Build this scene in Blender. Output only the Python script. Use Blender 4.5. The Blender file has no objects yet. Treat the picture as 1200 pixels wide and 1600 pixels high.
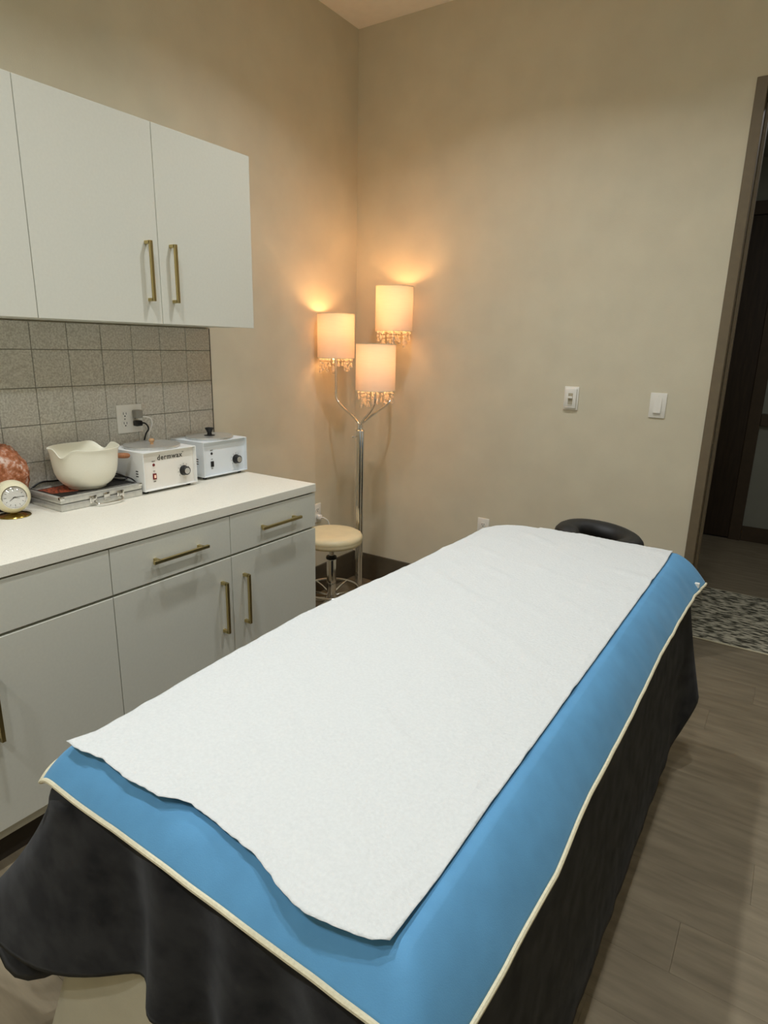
import bpy, bmesh, math, random
from mathutils import Vector, Matrix, noise
random.seed(7)
S = bpy.context.scene
COL = S.collection
PI = math.pi

# ------------------------------------------------------------------ camera, light, exposure
def make_camera():
    pitch, yaw, roll = math.radians(-14.8924), math.radians(-33.1787), math.radians(1.2812)
    fw = Vector((math.sin(yaw)*math.cos(pitch), math.cos(yaw)*math.cos(pitch), math.sin(pitch)))
    r = fw.cross(Vector((0, 0, 1))).normalized(); u = r.cross(fw)
    r2 = r*math.cos(roll) + u*math.sin(roll); u2 = -r*math.sin(roll) + u*math.cos(roll)
    cd = bpy.data.cameras.new('camera'); c = bpy.data.objects.new('camera', cd); COL.objects.link(c)
    m = Matrix((r2, u2, -fw)).transposed().to_4x4(); m.translation = Vector((2.3354, -2.1385, 1.4978))
    c.matrix_world = m
    cd.sensor_fit = 'VERTICAL'; cd.sensor_height = 36.0; cd.sensor_width = 27.0
    cd.lens = 977.0159/1600*36.0; cd.clip_start = 0.02
    S.camera = c
make_camera()
S.view_settings.view_transform = 'Standard'
try: S.view_settings.look = 'None'
except Exception: pass
S.view_settings.gamma = 1.0
S.view_settings.use_curve_mapping = False
S.view_settings.exposure = 0.18
W = bpy.data.worlds.new('world'); S.world = W; W.use_nodes = True
W.node_tree.nodes['Background'].inputs[0].default_value = (0.9, 0.93, 1.0, 1)
W.node_tree.nodes['Background'].inputs[1].default_value = 0.02

ROOM_X, ROOM_Y0, YW, H = 3.45, -3.3, 1.0747, 3.1603
DOWNLIGHTS = [(1.10, -0.09, 8.0), (1.10, -1.47, 8.0), (1.10, -2.85, 8.0), (2.08, -0.09, 5.6), (2.08, -1.47, 5.6), (2.08, -2.85, 7.5)]
for i, (x, y, p) in enumerate(DOWNLIGHTS):
    ld = bpy.data.lights.new('downlight_lamp', 'AREA'); ld.shape = 'DISK'; ld.size = 0.09
    ld.energy = p; ld.color = (0.93, 0.98, 1.02); ld.spread = math.radians(130)
    lo = bpy.data.objects.new('downlight_lamp', ld); COL.objects.link(lo); lo.location = (x, y, H - 0.012)

# ------------------------------------------------------------------ helpers
def lin(c):
    return tuple(((v/255)/12.92 if v/255 <= 0.04045 else ((v/255+0.055)/1.055)**2.4) for v in c) + (1.0,)
MATS = {}
def mat(name, rgb, rough=0.5, metal=0.0, var=0.0, vscale=20.0, rgb2=None, bump=0.0, bscale=60.0, stretch=(1, 1, 1), spec=0.5, sheen=0.0, detail=4.0, trans=0.0, ior=1.45, contrast=(0.3, 0.7), coat=0.0, rnd=0.0):
    m = bpy.data.materials.new(name); m.use_nodes = True
    nt = m.node_tree; b = nt.nodes['Principled BSDF']
    b.inputs['Base Color'].default_value = lin(rgb)
    b.inputs['Roughness'].default_value = rough; b.inputs['Metallic'].default_value = metal
    b.inputs['Specular IOR Level'].default_value = spec; b.inputs['IOR'].default_value = ior
    b.inputs['Transmission Weight'].default_value = trans
    b.inputs['Coat Weight'].default_value = coat
    if sheen:
        b.inputs['Sheen Weight'].default_value = sheen; b.inputs['Sheen Roughness'].default_value = 0.4
    tc = nt.nodes.new('ShaderNodeTexCoord'); mp = nt.nodes.new('ShaderNodeMapping')
    mp.inputs['Scale'].default_value = stretch
    nt.links.new(tc.outputs['Object'], mp.inputs['Vector'])
    if rnd:
        oi = nt.nodes.new('ShaderNodeObjectInfo'); mu = nt.nodes.new('ShaderNodeVectorMath'); mu.operation = 'SCALE'
        cb = nt.nodes.new('ShaderNodeCombineXYZ')
        for k in range(3): nt.links.new(oi.outputs['Random'], cb.inputs[k])
        nt.links.new(cb.outputs[0], mu.inputs[0]); mu.inputs['Scale'].default_value = rnd
        nt.links.new(mu.outputs[0], mp.inputs['Location'])
    if rgb2 is not None or var:
        n = nt.nodes.new('ShaderNodeTexNoise'); n.inputs['Scale'].default_value = vscale; n.inputs['Detail'].default_value = detail
        nt.links.new(mp.outputs[0], n.inputs['Vector'])
        cr = nt.nodes.new('ShaderNodeValToRGB')
        if rgb2 is None: rgb2 = tuple(max(0, v*(1-var)) for v in rgb)
        cr.color_ramp.elements[0].position = contrast[0]; cr.color_ramp.elements[1].position = contrast[1]
        cr.color_ramp.elements[0].color = lin(rgb2); cr.color_ramp.elements[1].color = lin(rgb)
        nt.links.new(n.outputs['Fac'], cr.inputs[0]); nt.links.new(cr.outputs[0], b.inputs['Base Color'])
    if bump:
        n2 = nt.nodes.new('ShaderNodeTexNoise'); n2.inputs['Scale'].default_value = bscale; n2.inputs['Detail'].default_value = 5
        nt.links.new(mp.outputs[0], n2.inputs['Vector'])
        bp = nt.nodes.new('ShaderNodeBump'); bp.inputs['Strength'].default_value = bump; bp.inputs['Distance'].default_value = 0.01
        nt.links.new(n2.outputs['Fac'], bp.inputs['Height']); nt.links.new(bp.outputs[0], b.inputs['Normal'])
    MATS[name] = m
    return m

WORLD = {}
def worldpos(o): return WORLD.get(o.name, Vector((0, 0, 0)))
def finish(o, parent, origin):
    COL.objects.link(o)
    WORLD[o.name] = Vector(origin)
    if parent:
        o.parent = parent; o.location = Vector(origin) - worldpos(parent)
    else: o.location = origin
def obj(name, bm, m, parent=None, smooth=True, origin=None, auto=35, recalc=True):
    """one mesh object; the bmesh is in world coordinates, its origin goes to the middle of its base"""
    if recalc: bmesh.ops.recalc_face_normals(bm, faces=bm.faces[:])
    xs = [v.co.x for v in bm.verts]; ys = [v.co.y for v in bm.verts]; zs = [v.co.z for v in bm.verts]
    if origin is None: origin = Vector(((min(xs)+max(xs))/2, (min(ys)+max(ys))/2, min(zs)))
    origin = Vector(origin)
    for v in bm.verts: v.co -= origin
    if smooth:
        ca = math.cos(math.radians(auto))
        for f in bm.faces: f.smooth = True
        for e in bm.edges:
            if len(e.link_faces) == 2 and e.link_faces[0].normal.dot(e.link_faces[1].normal) < ca: e.smooth = False
    me = bpy.data.meshes.new(name); bm.to_mesh(me); bm.free()
    me.materials.append(MATS[m] if isinstance(m, str) else m)
    o = bpy.data.objects.new(name, me); finish(o, parent, origin)
    return o
def thing(name, label, cat, loc, group=None):
    o = bpy.data.objects.new(name, None); o.empty_display_size = 0.05; COL.objects.link(o)
    o.location = loc; WORLD[o.name] = Vector(loc); o['label'] = label; o['category'] = cat
    if group: o['group'] = group
    return o
def tag(o, label, cat, group=None):
    o['label'] = label; o['category'] = cat
    if group: o['group'] = group
    return o
def struct(o, label=None):
    o['kind'] = 'structure'
    if label: o['label'] = label
    return o
def box(bm, x0, x1, y0, y1, z0, z1, bev=0.0, seg=2, M=None):
    vs = [bm.verts.new((x, y, z)) for x in (x0, x1) for y in (y0, y1) for z in (z0, z1)]
    fs = [bm.faces.new([vs[i] for i in q]) for q in ((0, 1, 3, 2), (4, 6, 7, 5), (0, 4, 5, 1), (2, 3, 7, 6), (0, 2, 6, 4), (1, 5, 7, 3))]
    if bev:
        es = set(e for f in fs for e in f.edges)
        r = bmesh.ops.bevel(bm, geom=list(es), offset=bev, segments=seg, affect='EDGES', profile=0.5)
        vs = list(set(vs2 for f in r['faces'] for vs2 in f.verts) | set(v for v in vs if v.is_valid))
    if M is not None:
        for v in vs: v.co = M @ v.co
    return vs
def nb(): return bmesh.new()
def bx(*a, **k):
    bm = nb(); box(bm, *a, **k); return bm
def lathe(bm, prof, c=(0, 0, 0), n=40, M=None, fn=None, closed=False):
    """prof: list of (r,z). M rotates about c."""
    rings = []; c = Vector(c)
    for (r, z) in prof:
        if r < 1e-6:
            p = Vector((0, 0, z)); p = (M @ p) if M is not None else p
            rings.append([bm.verts.new(c+p)]); continue
        ring = []
        for k in range(n):
            a = 2*PI*k/n; p = Vector((r*math.cos(a), r*math.sin(a), z))
            if fn: p = fn(p, a, r, z)
            if M is not None: p = M @ p
            ring.append(bm.verts.new(c+p))
        rings.append(ring)
    pairs = list(zip(rings[:-1], rings[1:]))
    if closed: pairs.append((rings[-1], rings[0]))
    for A, B in pairs:
        if len(A) == 1 and len(B) == 1: continue
        for k in range(n):
            k2 = (k+1) % n
            if len(A) == 1: bm.faces.new((A[0], B[k], B[k2]))
            elif len(B) == 1: bm.faces.new((A[k], B[0], A[k2]))
            else: bm.faces.new((A[k], B[k], B[k2], A[k2]))
    return bm
def smoothpath(pts, sub=6):
    P = [Vector(p) for p in pts]; out = []
    for i in range(len(P)-1):
        p0 = P[max(i-1, 0)]; p1 = P[i]; p2 = P[i+1]; p3 = P[min(i+2, len(P)-1)]
        for s in range(sub):
            t = s/sub; t2 = t*t; t3 = t2*t
            out.append(0.5*((2*p1)+(-p0+p2)*t+(2*p0-5*p1+4*p2-p3)*t2+(-p0+3*p1-3*p2+p3)*t3))
    out.append(P[-1]); return out
def tube(bm, path, r, n=10, closed=False, caps=True):
    P = [Vector(p) for p in path]; L = len(P); rings = []
    t = (P[1]-P[0]).normalized(); up = Vector((0, 0, 1)) if abs(t.z) < 0.9 else Vector((1, 0, 0))
    a = t.cross(up).normalized()
    for i in range(L):
        if closed: t = (P[(i+1) % L]-P[i-1]).normalized()
        else: t = (P[min(i+1, L-1)]-P[max(i-1, 0)]).normalized()
        a = (a - t*a.dot(t)).normalized(); b = t.cross(a)
        rr = r[i] if isinstance(r, (list, tuple)) else r
        rings.append([bm.verts.new(P[i] + a*rr*math.cos(2*PI*k/n) + b*rr*math.sin(2*PI*k/n)) for k in range(n)])
    for i in range(L if closed else L-1):
        A = rings[i]; B = rings[(i+1) % L]
        for k in range(n): bm.faces.new((A[k], B[k], B[(k+1) % n], A[(k+1) % n]))
    if caps and not closed:
        bm.faces.new(rings[0][::-1]); bm.faces.new(rings[-1])
    return bm
def tb(path, r, n=10, closed=False):
    return tube(nb(), path, r, n, closed)
def interp(tab, x):
    if x <= tab[0][0]: return tab[0][1]
    for (a, va), (b, vb) in zip(tab[:-1], tab[1:]):
        if x <= b: return va+(vb-va)*(x-a)/(b-a)
    return tab[-1][1]
def sstep(a, b, x):
    t = max(0, min(1, (x-a)/(b-a))); return t*t*(3-2*t)
def rot_to(d, up=(0, 0, 1)):
    """matrix whose local +Z points along d and local +Y is as near up as possible"""
    z = Vector(d).normalized(); x = Vector(up).cross(z).normalized(); y = z.cross(x)
    return Matrix((x, y, z)).transposed()
def textmesh(name, body, size, M, m, parent, spacing=1.0, extrude=0.0004, align='CENTER', bold=0.0):
    cu = bpy.data.curves.new('lettering', 'FONT'); cu.body = body; cu.size = size; cu.extrude = extrude
    cu.align_x = align; cu.align_y = 'CENTER'; cu.space_character = spacing; cu.resolution_u = 3; cu.offset = bold
    t = bpy.data.objects.new('lettering', cu); COL.objects.link(t)
    dg = bpy.context.evaluated_depsgraph_get(); me = bpy.data.meshes.new_from_object(t.evaluated_get(dg))
    bpy.data.objects.remove(t); bm = nb(); bm.from_mesh(me); bpy.data.meshes.remove(me)
    for v in bm.verts: v.co = M @ v.co
    return obj(name, bm, m, parent, smooth=False)

# ------------------------------------------------------------------ materials
mat('wall_paint', (221, 213, 190), 0.85, var=0.03, vscale=6, bump=0.08, bscale=220, spec=0.2)
mat('ceiling_paint', (244, 239, 226), 0.9, var=0.02, bump=0.05, bscale=200, spec=0.2)
mat('laminate', (222, 221, 208), 0.38, var=0.015, vscale=120, spec=0.35)
mat('worktop', (240, 236, 222), 0.42, rgb2=(222, 216, 200), vscale=420, contrast=(0.3, 0.5), spec=0.35)
mat('brass', (200, 182, 128), 0.36, metal=1.0, var=0.05, vscale=200, stretch=(1, 1, 8))
mat('toe_dark', (62, 54, 44), 0.7, var=0.1)
mat('base_trim', (96, 86, 69), 0.6, var=0.08, vscale=30)
mat('door_frame', (118, 105, 84), 0.5, var=0.04, vscale=40)
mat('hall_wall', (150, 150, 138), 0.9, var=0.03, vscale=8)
mat('hall_wood', (64, 50, 38), 0.5, rgb2=(48, 38, 28), vscale=8, stretch=(6, 6, 0.6))
mat('hall_trim', (78, 64, 48), 0.55, var=0.1, vscale=20)
mat('grout', (146, 140, 124), 0.95, var=0.1)
mat('floor_base', (52, 44, 34), 0.9, var=0.1)
mat('white_plastic', (240, 237, 228), 0.35, var=0.01)
mat('grey_plastic', (150, 147, 138), 0.5, var=0.03)
mat('black_plastic', (22, 22, 22), 0.4, var=0.1)
mat('dark_slot', (30, 28, 26), 0.8, var=0.1)
mat('chrome', (226, 225, 222), 0.12, metal=1.0, var=0.02)
mat('dark_chrome', (150, 146, 140), 0.16, metal=1.0, var=0.02)
mat('aluminium', (214, 213, 208), 0.32, metal=0.65, var=0.05, vscale=90, bump=0.03, bscale=300)
mat('case_metal', (214, 213, 206), 0.32, metal=0.55, var=0.06, vscale=90)
mat('white_metal', (243, 243, 240), 0.35, var=0.01, spec=0.5)
mat('cool_white_metal', (232, 237, 240), 0.35, var=0.01, spec=0.5)
mat('panel_cream', (243, 238, 228), 0.45, var=0.01)
mat('panel_cool', (230, 235, 238), 0.45, var=0.01)
mat('print_grey', (92, 88, 80), 0.6, var=0.02)
mat('dimmer_slot', (178, 170, 148), 0.6, var=0.02)
mat('red_plastic', (120, 18, 20), 0.25, var=0.1)
mat('knob_wood', (214, 168, 120), 0.45, var=0.12, vscale=60, stretch=(1, 1, 6))
mat('handle_wood', (176, 118, 78), 0.5, var=0.15, vscale=40, stretch=(1, 6, 1))
mat('bowl_plastic', (246, 242, 224), 0.42, var=0.03, vscale=900, contrast=(0.35, 0.5), spec=0.4)
mat('clock_cream', (240, 232, 198), 0.3, var=0.02, coat=0.3)
mat('clock_face', (240, 238, 230), 0.5, var=0.02)
mat('gold', (176, 152, 74), 0.18, metal=1.0, var=0.03)
mat('stool_vinyl', (238, 223, 182), 0.45, var=0.04, vscale=15, bump=0.05, bscale=260)
mat('cord_white', (248, 246, 240), 0.5, var=0.02)
mat('cord_black', (20, 19, 18), 0.45, var=0.05)
mat('piping_cream', (224, 215, 184), 0.8, var=0.06, vscale=180, bump=0.2, bscale=400)
mat('paper', (214, 216, 214), 0.85, var=0.03, vscale=160, bump=0.3, bscale=120, spec=0.15)
mat('blue_cloth', (97, 155, 197), 0.75, var=0.06, vscale=14, bump=0.06, bscale=500, spec=0.2, sheen=0.15)
mat('black_fleece', (57, 57, 58), 1.0, rgb2=(36, 36, 38), vscale=16, bump=0.25, bscale=900, spec=0.02, sheen=0.12, contrast=(0.35, 0.65))
mat('black_vinyl', (30, 29, 28), 0.55, var=0.1, vscale=30)
mat('taupe_cloth', (204, 197, 174), 0.9, var=0.05, vscale=9, bump=0.08, bscale=300, spec=0.1)
mat('table_wood', (140, 104, 66), 0.5, var=0.15, vscale=12, stretch=(1, 1, 0.2))
mat('cushion_vinyl', (150, 140, 120), 0.5, var=0.03)
mat('cover_black', (30, 28, 26), 0.6, var=0.1)
mat('cover_orange', (190, 92, 60), 0.4, rgb2=(70, 36, 28), vscale=60, stretch=(1, 2, 1), contrast=(0.4, 0.55))
mat('cover_white', (205, 200, 190), 0.4, rgb2=(120, 112, 102), vscale=40)
mat('trim_metal', (110, 104, 92), 0.4, metal=0.8, var=0.05)
m = mat('crystal', (255, 252, 245), 0.02, trans=1.0, ior=1.52)
mat('glass_dome', (255, 255, 255), 0.02, trans=1.0, ior=1.2)
mat('salt', (205, 140, 112), 0.5, rgb2=(140, 66, 34), vscale=22, detail=8, bump=0.6, bscale=60, contrast=(0.38, 0.62), spec=0.5)
MATS['salt'].node_tree.nodes['Principled BSDF'].inputs['Subsurface Weight'].default_value = 0.04
MATS['salt'].node_tree.nodes['Principled BSDF'].inputs['Subsurface Radius'].default_value = (0.02, 0.008, 0.004)

def special_materials():
    # plank floor: long streaks along the board, each board shifted
    m = mat('plank', (146, 133, 110), 0.5, rgb2=(118, 106, 86), vscale=4.5, detail=9, stretch=(1.1, 7, 1), contrast=(0.25, 0.75), bump=0.06, bscale=30, rnd=37.0, spec=0.35)
    nt = m.node_tree; b = nt.nodes['Principled BSDF']
    src = b.inputs['Base Color'].links[0].from_socket
    oi = nt.nodes.new('ShaderNodeObjectInfo'); mr = nt.nodes.new('ShaderNodeMapRange')
    mr.inputs['To Min'].default_value = 0.97; mr.inputs['To Max'].default_value = 1.03
    hsv = nt.nodes.new('ShaderNodeHueSaturation')
    nt.links.new(oi.outputs['Random'], mr.inputs['Value']); nt.links.new(mr.outputs[0], hsv.inputs['Value'])
    nt.links.new(src, hsv.inputs['Color']); nt.links.new(hsv.outputs[0], b.inputs['Base Color'])
    # embossed tile
    m = mat('tile', (224, 221, 210), 0.5, rgb2=(190, 185, 172), vscale=150, detail=6, contrast=(0.35, 0.65), rnd=11.0)
    nt = m.node_tree; b = nt.nodes['Principled BSDF']
    tc = nt.nodes.new('ShaderNodeTexCoord'); wv = nt.nodes.new('ShaderNodeTexWave')
    wv.wave_type = 'RINGS'; wv.rings_direction = 'SPHERICAL'
    wv.inputs['Scale'].default_value = 38; wv.inputs['Distortion'].default_value = 18; wv.inputs['Detail'].default_value = 2; wv.inputs['Detail Scale'].default_value = 3
    bp = nt.nodes.new('ShaderNodeBump'); bp.inputs['Strength'].default_value = 0.35; bp.inputs['Distance'].default_value = 0.004
    nt.links.new(tc.outputs['Object'], wv.inputs['Vector']); nt.links.new(wv.outputs['Fac'], bp.inputs['Height']); nt.links.new(bp.outputs[0], b.inputs['Normal'])
    # distressed rug
    m = mat('rug', (206, 198, 174), 0.95, rgb2=(84, 82, 70), vscale=24, detail=10, stretch=(0.8, 2.4, 1), contrast=(0.43, 0.57), bump=0.4, bscale=300, spec=0.05)
    # lamp shade: thin cloth, half the light goes through
    m = bpy.data.materials.new('shade_cloth'); m.use_nodes = True; nt = m.node_tree
    for n in list(nt.nodes):
        if n.type != 'OUTPUT_MATERIAL': nt.nodes.remove(n)
    out = [n for n in nt.nodes if n.type == 'OUTPUT_MATERIAL'][0]
    d = nt.nodes.new('ShaderNodeBsdfDiffuse'); t = nt.nodes.new('ShaderNodeBsdfTranslucent'); mx = nt.nodes.new('ShaderNodeMixShader')
    tc = nt.nodes.new('ShaderNodeTexCoord'); nz = nt.nodes.new('ShaderNodeTexNoise'); mp = nt.nodes.new('ShaderNodeMapping')
    mp.inputs['Scale'].default_value = (4, 4, 160); nz.inputs['Scale'].default_value = 3
    cr = nt.nodes.new('ShaderNodeValToRGB'); cr.color_ramp.elements[0].color = lin((236, 214, 190)); cr.color_ramp.elements[1].color = lin((246, 228, 206))
    nt.links.new(tc.outputs['Object'], mp.inputs[0]); nt.links.new(mp.outputs[0], nz.inputs['Vector']); nt.links.new(nz.outputs['Fac'], cr.inputs[0])
    nt.links.new(cr.outputs[0], d.inputs[0]); nt.links.new(cr.outputs[0], t.inputs[0])
    mx.inputs[0].default_value = 0.13
    nt.links.new(d.outputs[0], mx.inputs[1]); nt.links.new(t.outputs[0], mx.inputs[2]); nt.links.new(mx.outputs[0], out.inputs[0])
    MATS['shade_cloth'] = m
    for nm, col, st in (('bulb_glow', (1.0, 0.60, 0.27), 3.0), ('lens_glow', (1.0, 0.955, 0.87), 12.0), ('neon_red', (1.0, 0.12, 0.08), 0.25)):
        m = mat(nm, (240, 225, 200), 0.4); b = m.node_tree.nodes['Principled BSDF']
        b.inputs['Emission Color'].default_value = col+(1,); b.inputs['Emission Strength'].default_value = st
special_materials()
def thin_clear(name, k_clear, k_gloss, tint):
    m = MATS[name]; nt = m.node_tree
    for n in list(nt.nodes):
        if n.type != 'OUTPUT_MATERIAL': nt.nodes.remove(n)
    out = [n for n in nt.nodes if n.type == 'OUTPUT_MATERIAL'][0]
    t = nt.nodes.new('ShaderNodeBsdfTransparent'); g = nt.nodes.new('ShaderNodeBsdfGlossy'); d = nt.nodes.new('ShaderNodeBsdfTranslucent')
    g.inputs['Roughness'].default_value = 0.03; d.inputs[0].default_value = tint; t.inputs[0].default_value = tint
    m1 = nt.nodes.new('ShaderNodeMixShader'); m2 = nt.nodes.new('ShaderNodeMixShader')
    m1.inputs[0].default_value = k_gloss; m2.inputs[0].default_value = k_clear
    nt.links.new(d.outputs[0], m1.inputs[1]); nt.links.new(g.outputs[0], m1.inputs[2])
    nt.links.new(m1.outputs[0], m2.inputs[1]); nt.links.new(t.outputs[0], m2.inputs[2]); nt.links.new(m2.outputs[0], out.inputs[0])
thin_clear('glass_dome', 0.90, 1.0, (1, 1, 1, 1))
thin_clear('crystal', 0.40, 0.45, (1, 0.98, 0.94, 1))
def salt_material():
    m = MATS['salt']; nt = m.node_tree
    cr = [n for n in nt.nodes if n.type == 'VALTORGB'][0]; nz = [n for n in nt.nodes if n.type == 'TEX_NOISE'][0]
    nz.inputs['Scale'].default_value = 34; nz.inputs['Roughness'].default_value = 0.62
    e = cr.color_ramp.elements.new(0.5); e.color = lin((182, 118, 84))
    cr.color_ramp.elements[0].color = lin((142, 78, 38)); cr.color_ramp.elements[-1].color = lin((232, 208, 194))
    cr.color_ramp.elements[0].position = 0.36; cr.color_ramp.elements[-1].position = 0.64
salt_material()

# ------------------------------------------------------------------ room shell
def room():
    T = 0.12
    fl = struct(obj('floor', bx(-0.1, ROOM_X+0.6, ROOM_Y0-0.1, 3.75, -0.08, -0.012), 'floor_base', smooth=False))
    pw, pl, g = 0.172, 1.22, 0.0002
    k0 = -0.371
    rows = range(int((ROOM_Y0-k0)/pw)-1, int((3.75-k0)/pw)+1)
    for r in rows:
        y0 = max(k0+r*pw, ROOM_Y0); y1 = min(k0+(r+1)*pw, 3.66)
        if y1-y0 < 0.02: continue
        x = -((r*0.437) % 1.0)*pl
        while x < ROOM_X+0.5:
            a = max(x, 0.0); b = min(x+pl, ROOM_X+0.5)
            if b-a > 0.03:
                bm = nb(); c = 0.0004
                lo = [bm.verts.new(p) for p in ((a+g, y0+g, -0.012), (b-g, y0+g, -0.012), (b-g, y1-g, -0.012), (a+g, y1-g, -0.012))]
                md = [bm.verts.new((v.co.x, v.co.y, -c)) for v in lo]
                cx, cy = (a+b)/2, (y0+y1)/2
                hi = [bm.verts.new((v.co.x+(c if v.co.x < cx else -c), v.co.y+(c if v.co.y < cy else -c), 0)) for v in lo]
                for A, B in ((lo, md), (md, hi)):
                    for k in range(4): bm.faces.new((A[k], A[(k+1) % 4], B[(k+1) % 4], B[k]))
                bm.faces.new(hi)
                obj('floor_plank', bm, 'plank', fl, smooth=False)
            x += pl
    struct(obj('ceiling', bx(-T, ROOM_X+T, ROOM_Y0-T, YW+T, H, H+0.1), 'ceiling_paint', smooth=False))
    wl = struct(obj('wall_left', bx(-T, 0, ROOM_Y0-T, YW+T, -0.012, H), 'wall_paint', smooth=False))
    # back wall with doorway
    d0, d1, dt = 2.0, 2.98, 2.545
    bm = nb(); box(bm, 0, d0, YW, YW+T, -0.012, H); box(bm, d1, ROOM_X+T, YW, YW+T, -0.012, H); box(bm, d0, d1, YW, YW+T, dt, H)
    struct(obj('wall_back', bm, 'wall_paint', smooth=False))
    struct(obj('wall_right', bx(ROOM_X, ROOM_X+T, ROOM_Y0, YW, -0.012, H), 'wall_paint', smooth=False))
    struct(obj('wall_front', bx(-T, ROOM_X+T, ROOM_Y0-T, ROOM_Y0, -0.012, H), 'wall_paint', smooth=False))
    # baseboards
    bbh = 0.176
    struct(obj('baseboard_left', bx(0, 0.012, -0.08, YW-0.0125, 0, bbh, bev=0.002), 'base_trim', smooth=False))
    struct(obj('baseboard_back', bx(0, 1.978, YW-0.012, YW, 0, bbh, bev=0.002), 'base_trim', smooth=False))
    struct(obj('baseboard_right', bx(ROOM_X-0.012, ROOM_X, ROOM_Y0, YW-0.0125, 0, bbh, bev=0.002), 'base_trim', smooth=False))
    # steel door frame of the doorway
    df = struct(obj('door_1', bx(1.9807, 2.023, YW-0.014, YW+0.0005, 0, 2.569, bev=0.003), 'door_frame', smooth=False), 'taupe painted steel door frame of the open doorway')
    bm = nb(); box(bm, 2.957, 3.0, YW-0.014, YW+0.0005, 0, 2.569, bev=0.003); obj('casing', bm, 'door_frame', df, smooth=False)
    bm = nb(); box(bm, 2.0235, 2.9565, YW-0.014, YW+0.0005, 2.527, 2.569, bev=0.003); obj('head_casing', bm, 'door_frame', df, smooth=False)
    for (a, b) in ((2.0005, 2.023), (2.957, 2.9795)):
        obj('jamb', bx(a, b, YW+0.001, YW+T+0.012, 0, 2.527, bev=0.002), 'door_frame', df, smooth=False)
    obj('stop', bx(2.0235, 2.037, YW+0.05, YW+0.085, 0, 2.51, bev=0.002), 'door_frame', df, smooth=False)
    obj('stop', bx(2.943, 2.9565, YW+0.05, YW+0.085, 0, 2.51, bev=0.002), 'door_frame', df, smooth=False)
    obj('head_jamb', bx(2.0235, 2.9565, YW+0.001, YW+T+0.012, 2.51, 2.5445, bev=0.002), 'door_frame', df, smooth=False)
    sp = obj('strike_plate', bx(2.0232, 2.0252, YW+0.012, YW+0.042, 1.0, 1.09, bev=0.0008), 'dark_chrome', df, smooth=False)
    obj('strike_hole', bx(2.0253, 2.0256, YW+0.02, YW+0.034, 1.025, 1.065), 'dark_slot', sp, smooth=False)
    # tiled splashback, each tile proud of its joint
    obj('grout_bed', bx(0, 0.004, -2.12, -0.0885, 0.914, 1.556), 'grout', wl, smooth=False)
    ys = [-0.088-0.1368*k for k in range(16)]; zs = [0.9145, 1.054, 1.189, 1.323, 1.458, 1.556]
    cache = {}
    for i in range(15):
        for j in range(5):
            w = 0.1368-0.0017; h = zs[j+1]-zs[j]-0.0017
            key = round(h, 4)
            if key not in cache:
                bm = nb(); e = 0.0012
                A = [bm.verts.new((0, sy*w/2, sz*h/2)) for sy, sz in ((-1, -1), (1, -1), (1, 1), (-1, 1))]
                B = [bm.verts.new((0.006, v.co.y, v.co.z)) for v in A]
                Cc = [bm.verts.new((0.008, v.co.y*(1-2*e/w), v.co.z*(1-2*e/h))) for v in A]
                for P_, Q_ in ((A, B), (B, Cc)):
                    for k in range(4): bm.faces.new((P_[k], P_[(k+1) % 4], Q_[(k+1) % 4], Q_[k]))
                bm.faces.new(Cc); bmesh.ops.recalc_face_normals(bm, faces=bm.faces[:])
                me = bpy.data.meshes.new('tile'); bm.to_mesh(me); bm.free(); me.materials.append(MATS['tile']); cache[key] = me
            o = bpy.data.objects.new('tile', cache[key])
            finish(o, wl, Vector((0.0035+random.uniform(-0.0004, 0.0004), (ys[i]+ys[i+1])/2, (zs[j]+zs[j+1])/2)))
    obj('edge_trim', bx(0, 0.012, -0.0884, -0.085, 0.914, 1.556), 'trim_metal', wl, smooth=False)
    # hallway beyond the doorway
    HY = 3.66
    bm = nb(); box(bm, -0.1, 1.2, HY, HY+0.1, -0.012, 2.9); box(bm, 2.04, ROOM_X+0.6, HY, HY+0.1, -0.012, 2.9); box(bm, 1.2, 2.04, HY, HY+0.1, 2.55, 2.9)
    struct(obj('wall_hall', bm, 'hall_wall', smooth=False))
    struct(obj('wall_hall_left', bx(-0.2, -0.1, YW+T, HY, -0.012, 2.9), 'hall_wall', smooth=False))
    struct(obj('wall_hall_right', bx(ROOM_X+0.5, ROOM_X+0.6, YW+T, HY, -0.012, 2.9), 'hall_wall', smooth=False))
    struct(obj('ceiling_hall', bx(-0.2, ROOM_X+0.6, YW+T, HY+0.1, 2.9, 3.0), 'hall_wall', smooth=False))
    d2 = struct(obj('door_2', bx(1.215, 2.0, HY-0.02, HY+0.02, 0.012, 2.5, bev=0.002), 'hall_wood', smooth=False), 'dark brown closed door across the hallway')
    bm = nb(); box(bm, 2.0, 2.088, HY-0.03, HY+0.04, 0, 2.6, bev=0.003); obj('casing', bm, 'hall_trim', d2, smooth=False)
    bm = nb(); box(bm, 1.12, 1.21, HY-0.03, HY+0.04, 0, 2.6, bev=0.003); obj('casing', bm, 'hall_trim', d2, smooth=False)
    bm = nb(); box(bm, 1.2105, 1.9995, HY-0.03, HY+0.04, 2.505, 2.6, bev=0.003); obj('head_casing', bm, 'hall_trim', d2, smooth=False)
    struct(obj('baseboard_hall', bx(2.09, ROOM_X+0.5, HY-0.014, HY, 0, 0.125, bev=0.002), 'hall_trim', smooth=False))
    struct(obj('trim_1', bx(2.09, ROOM_X+0.5, HY-0.03, HY, 0.95, 1.045, bev=0.004), 'hall_trim', smooth=False), 'dark brown rail along the hallway wall')
    r = thing('hall_rug', 'distressed grey and cream runner rug on the hallway floor', 'rug', (2.2, 1.82, 0))
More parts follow.
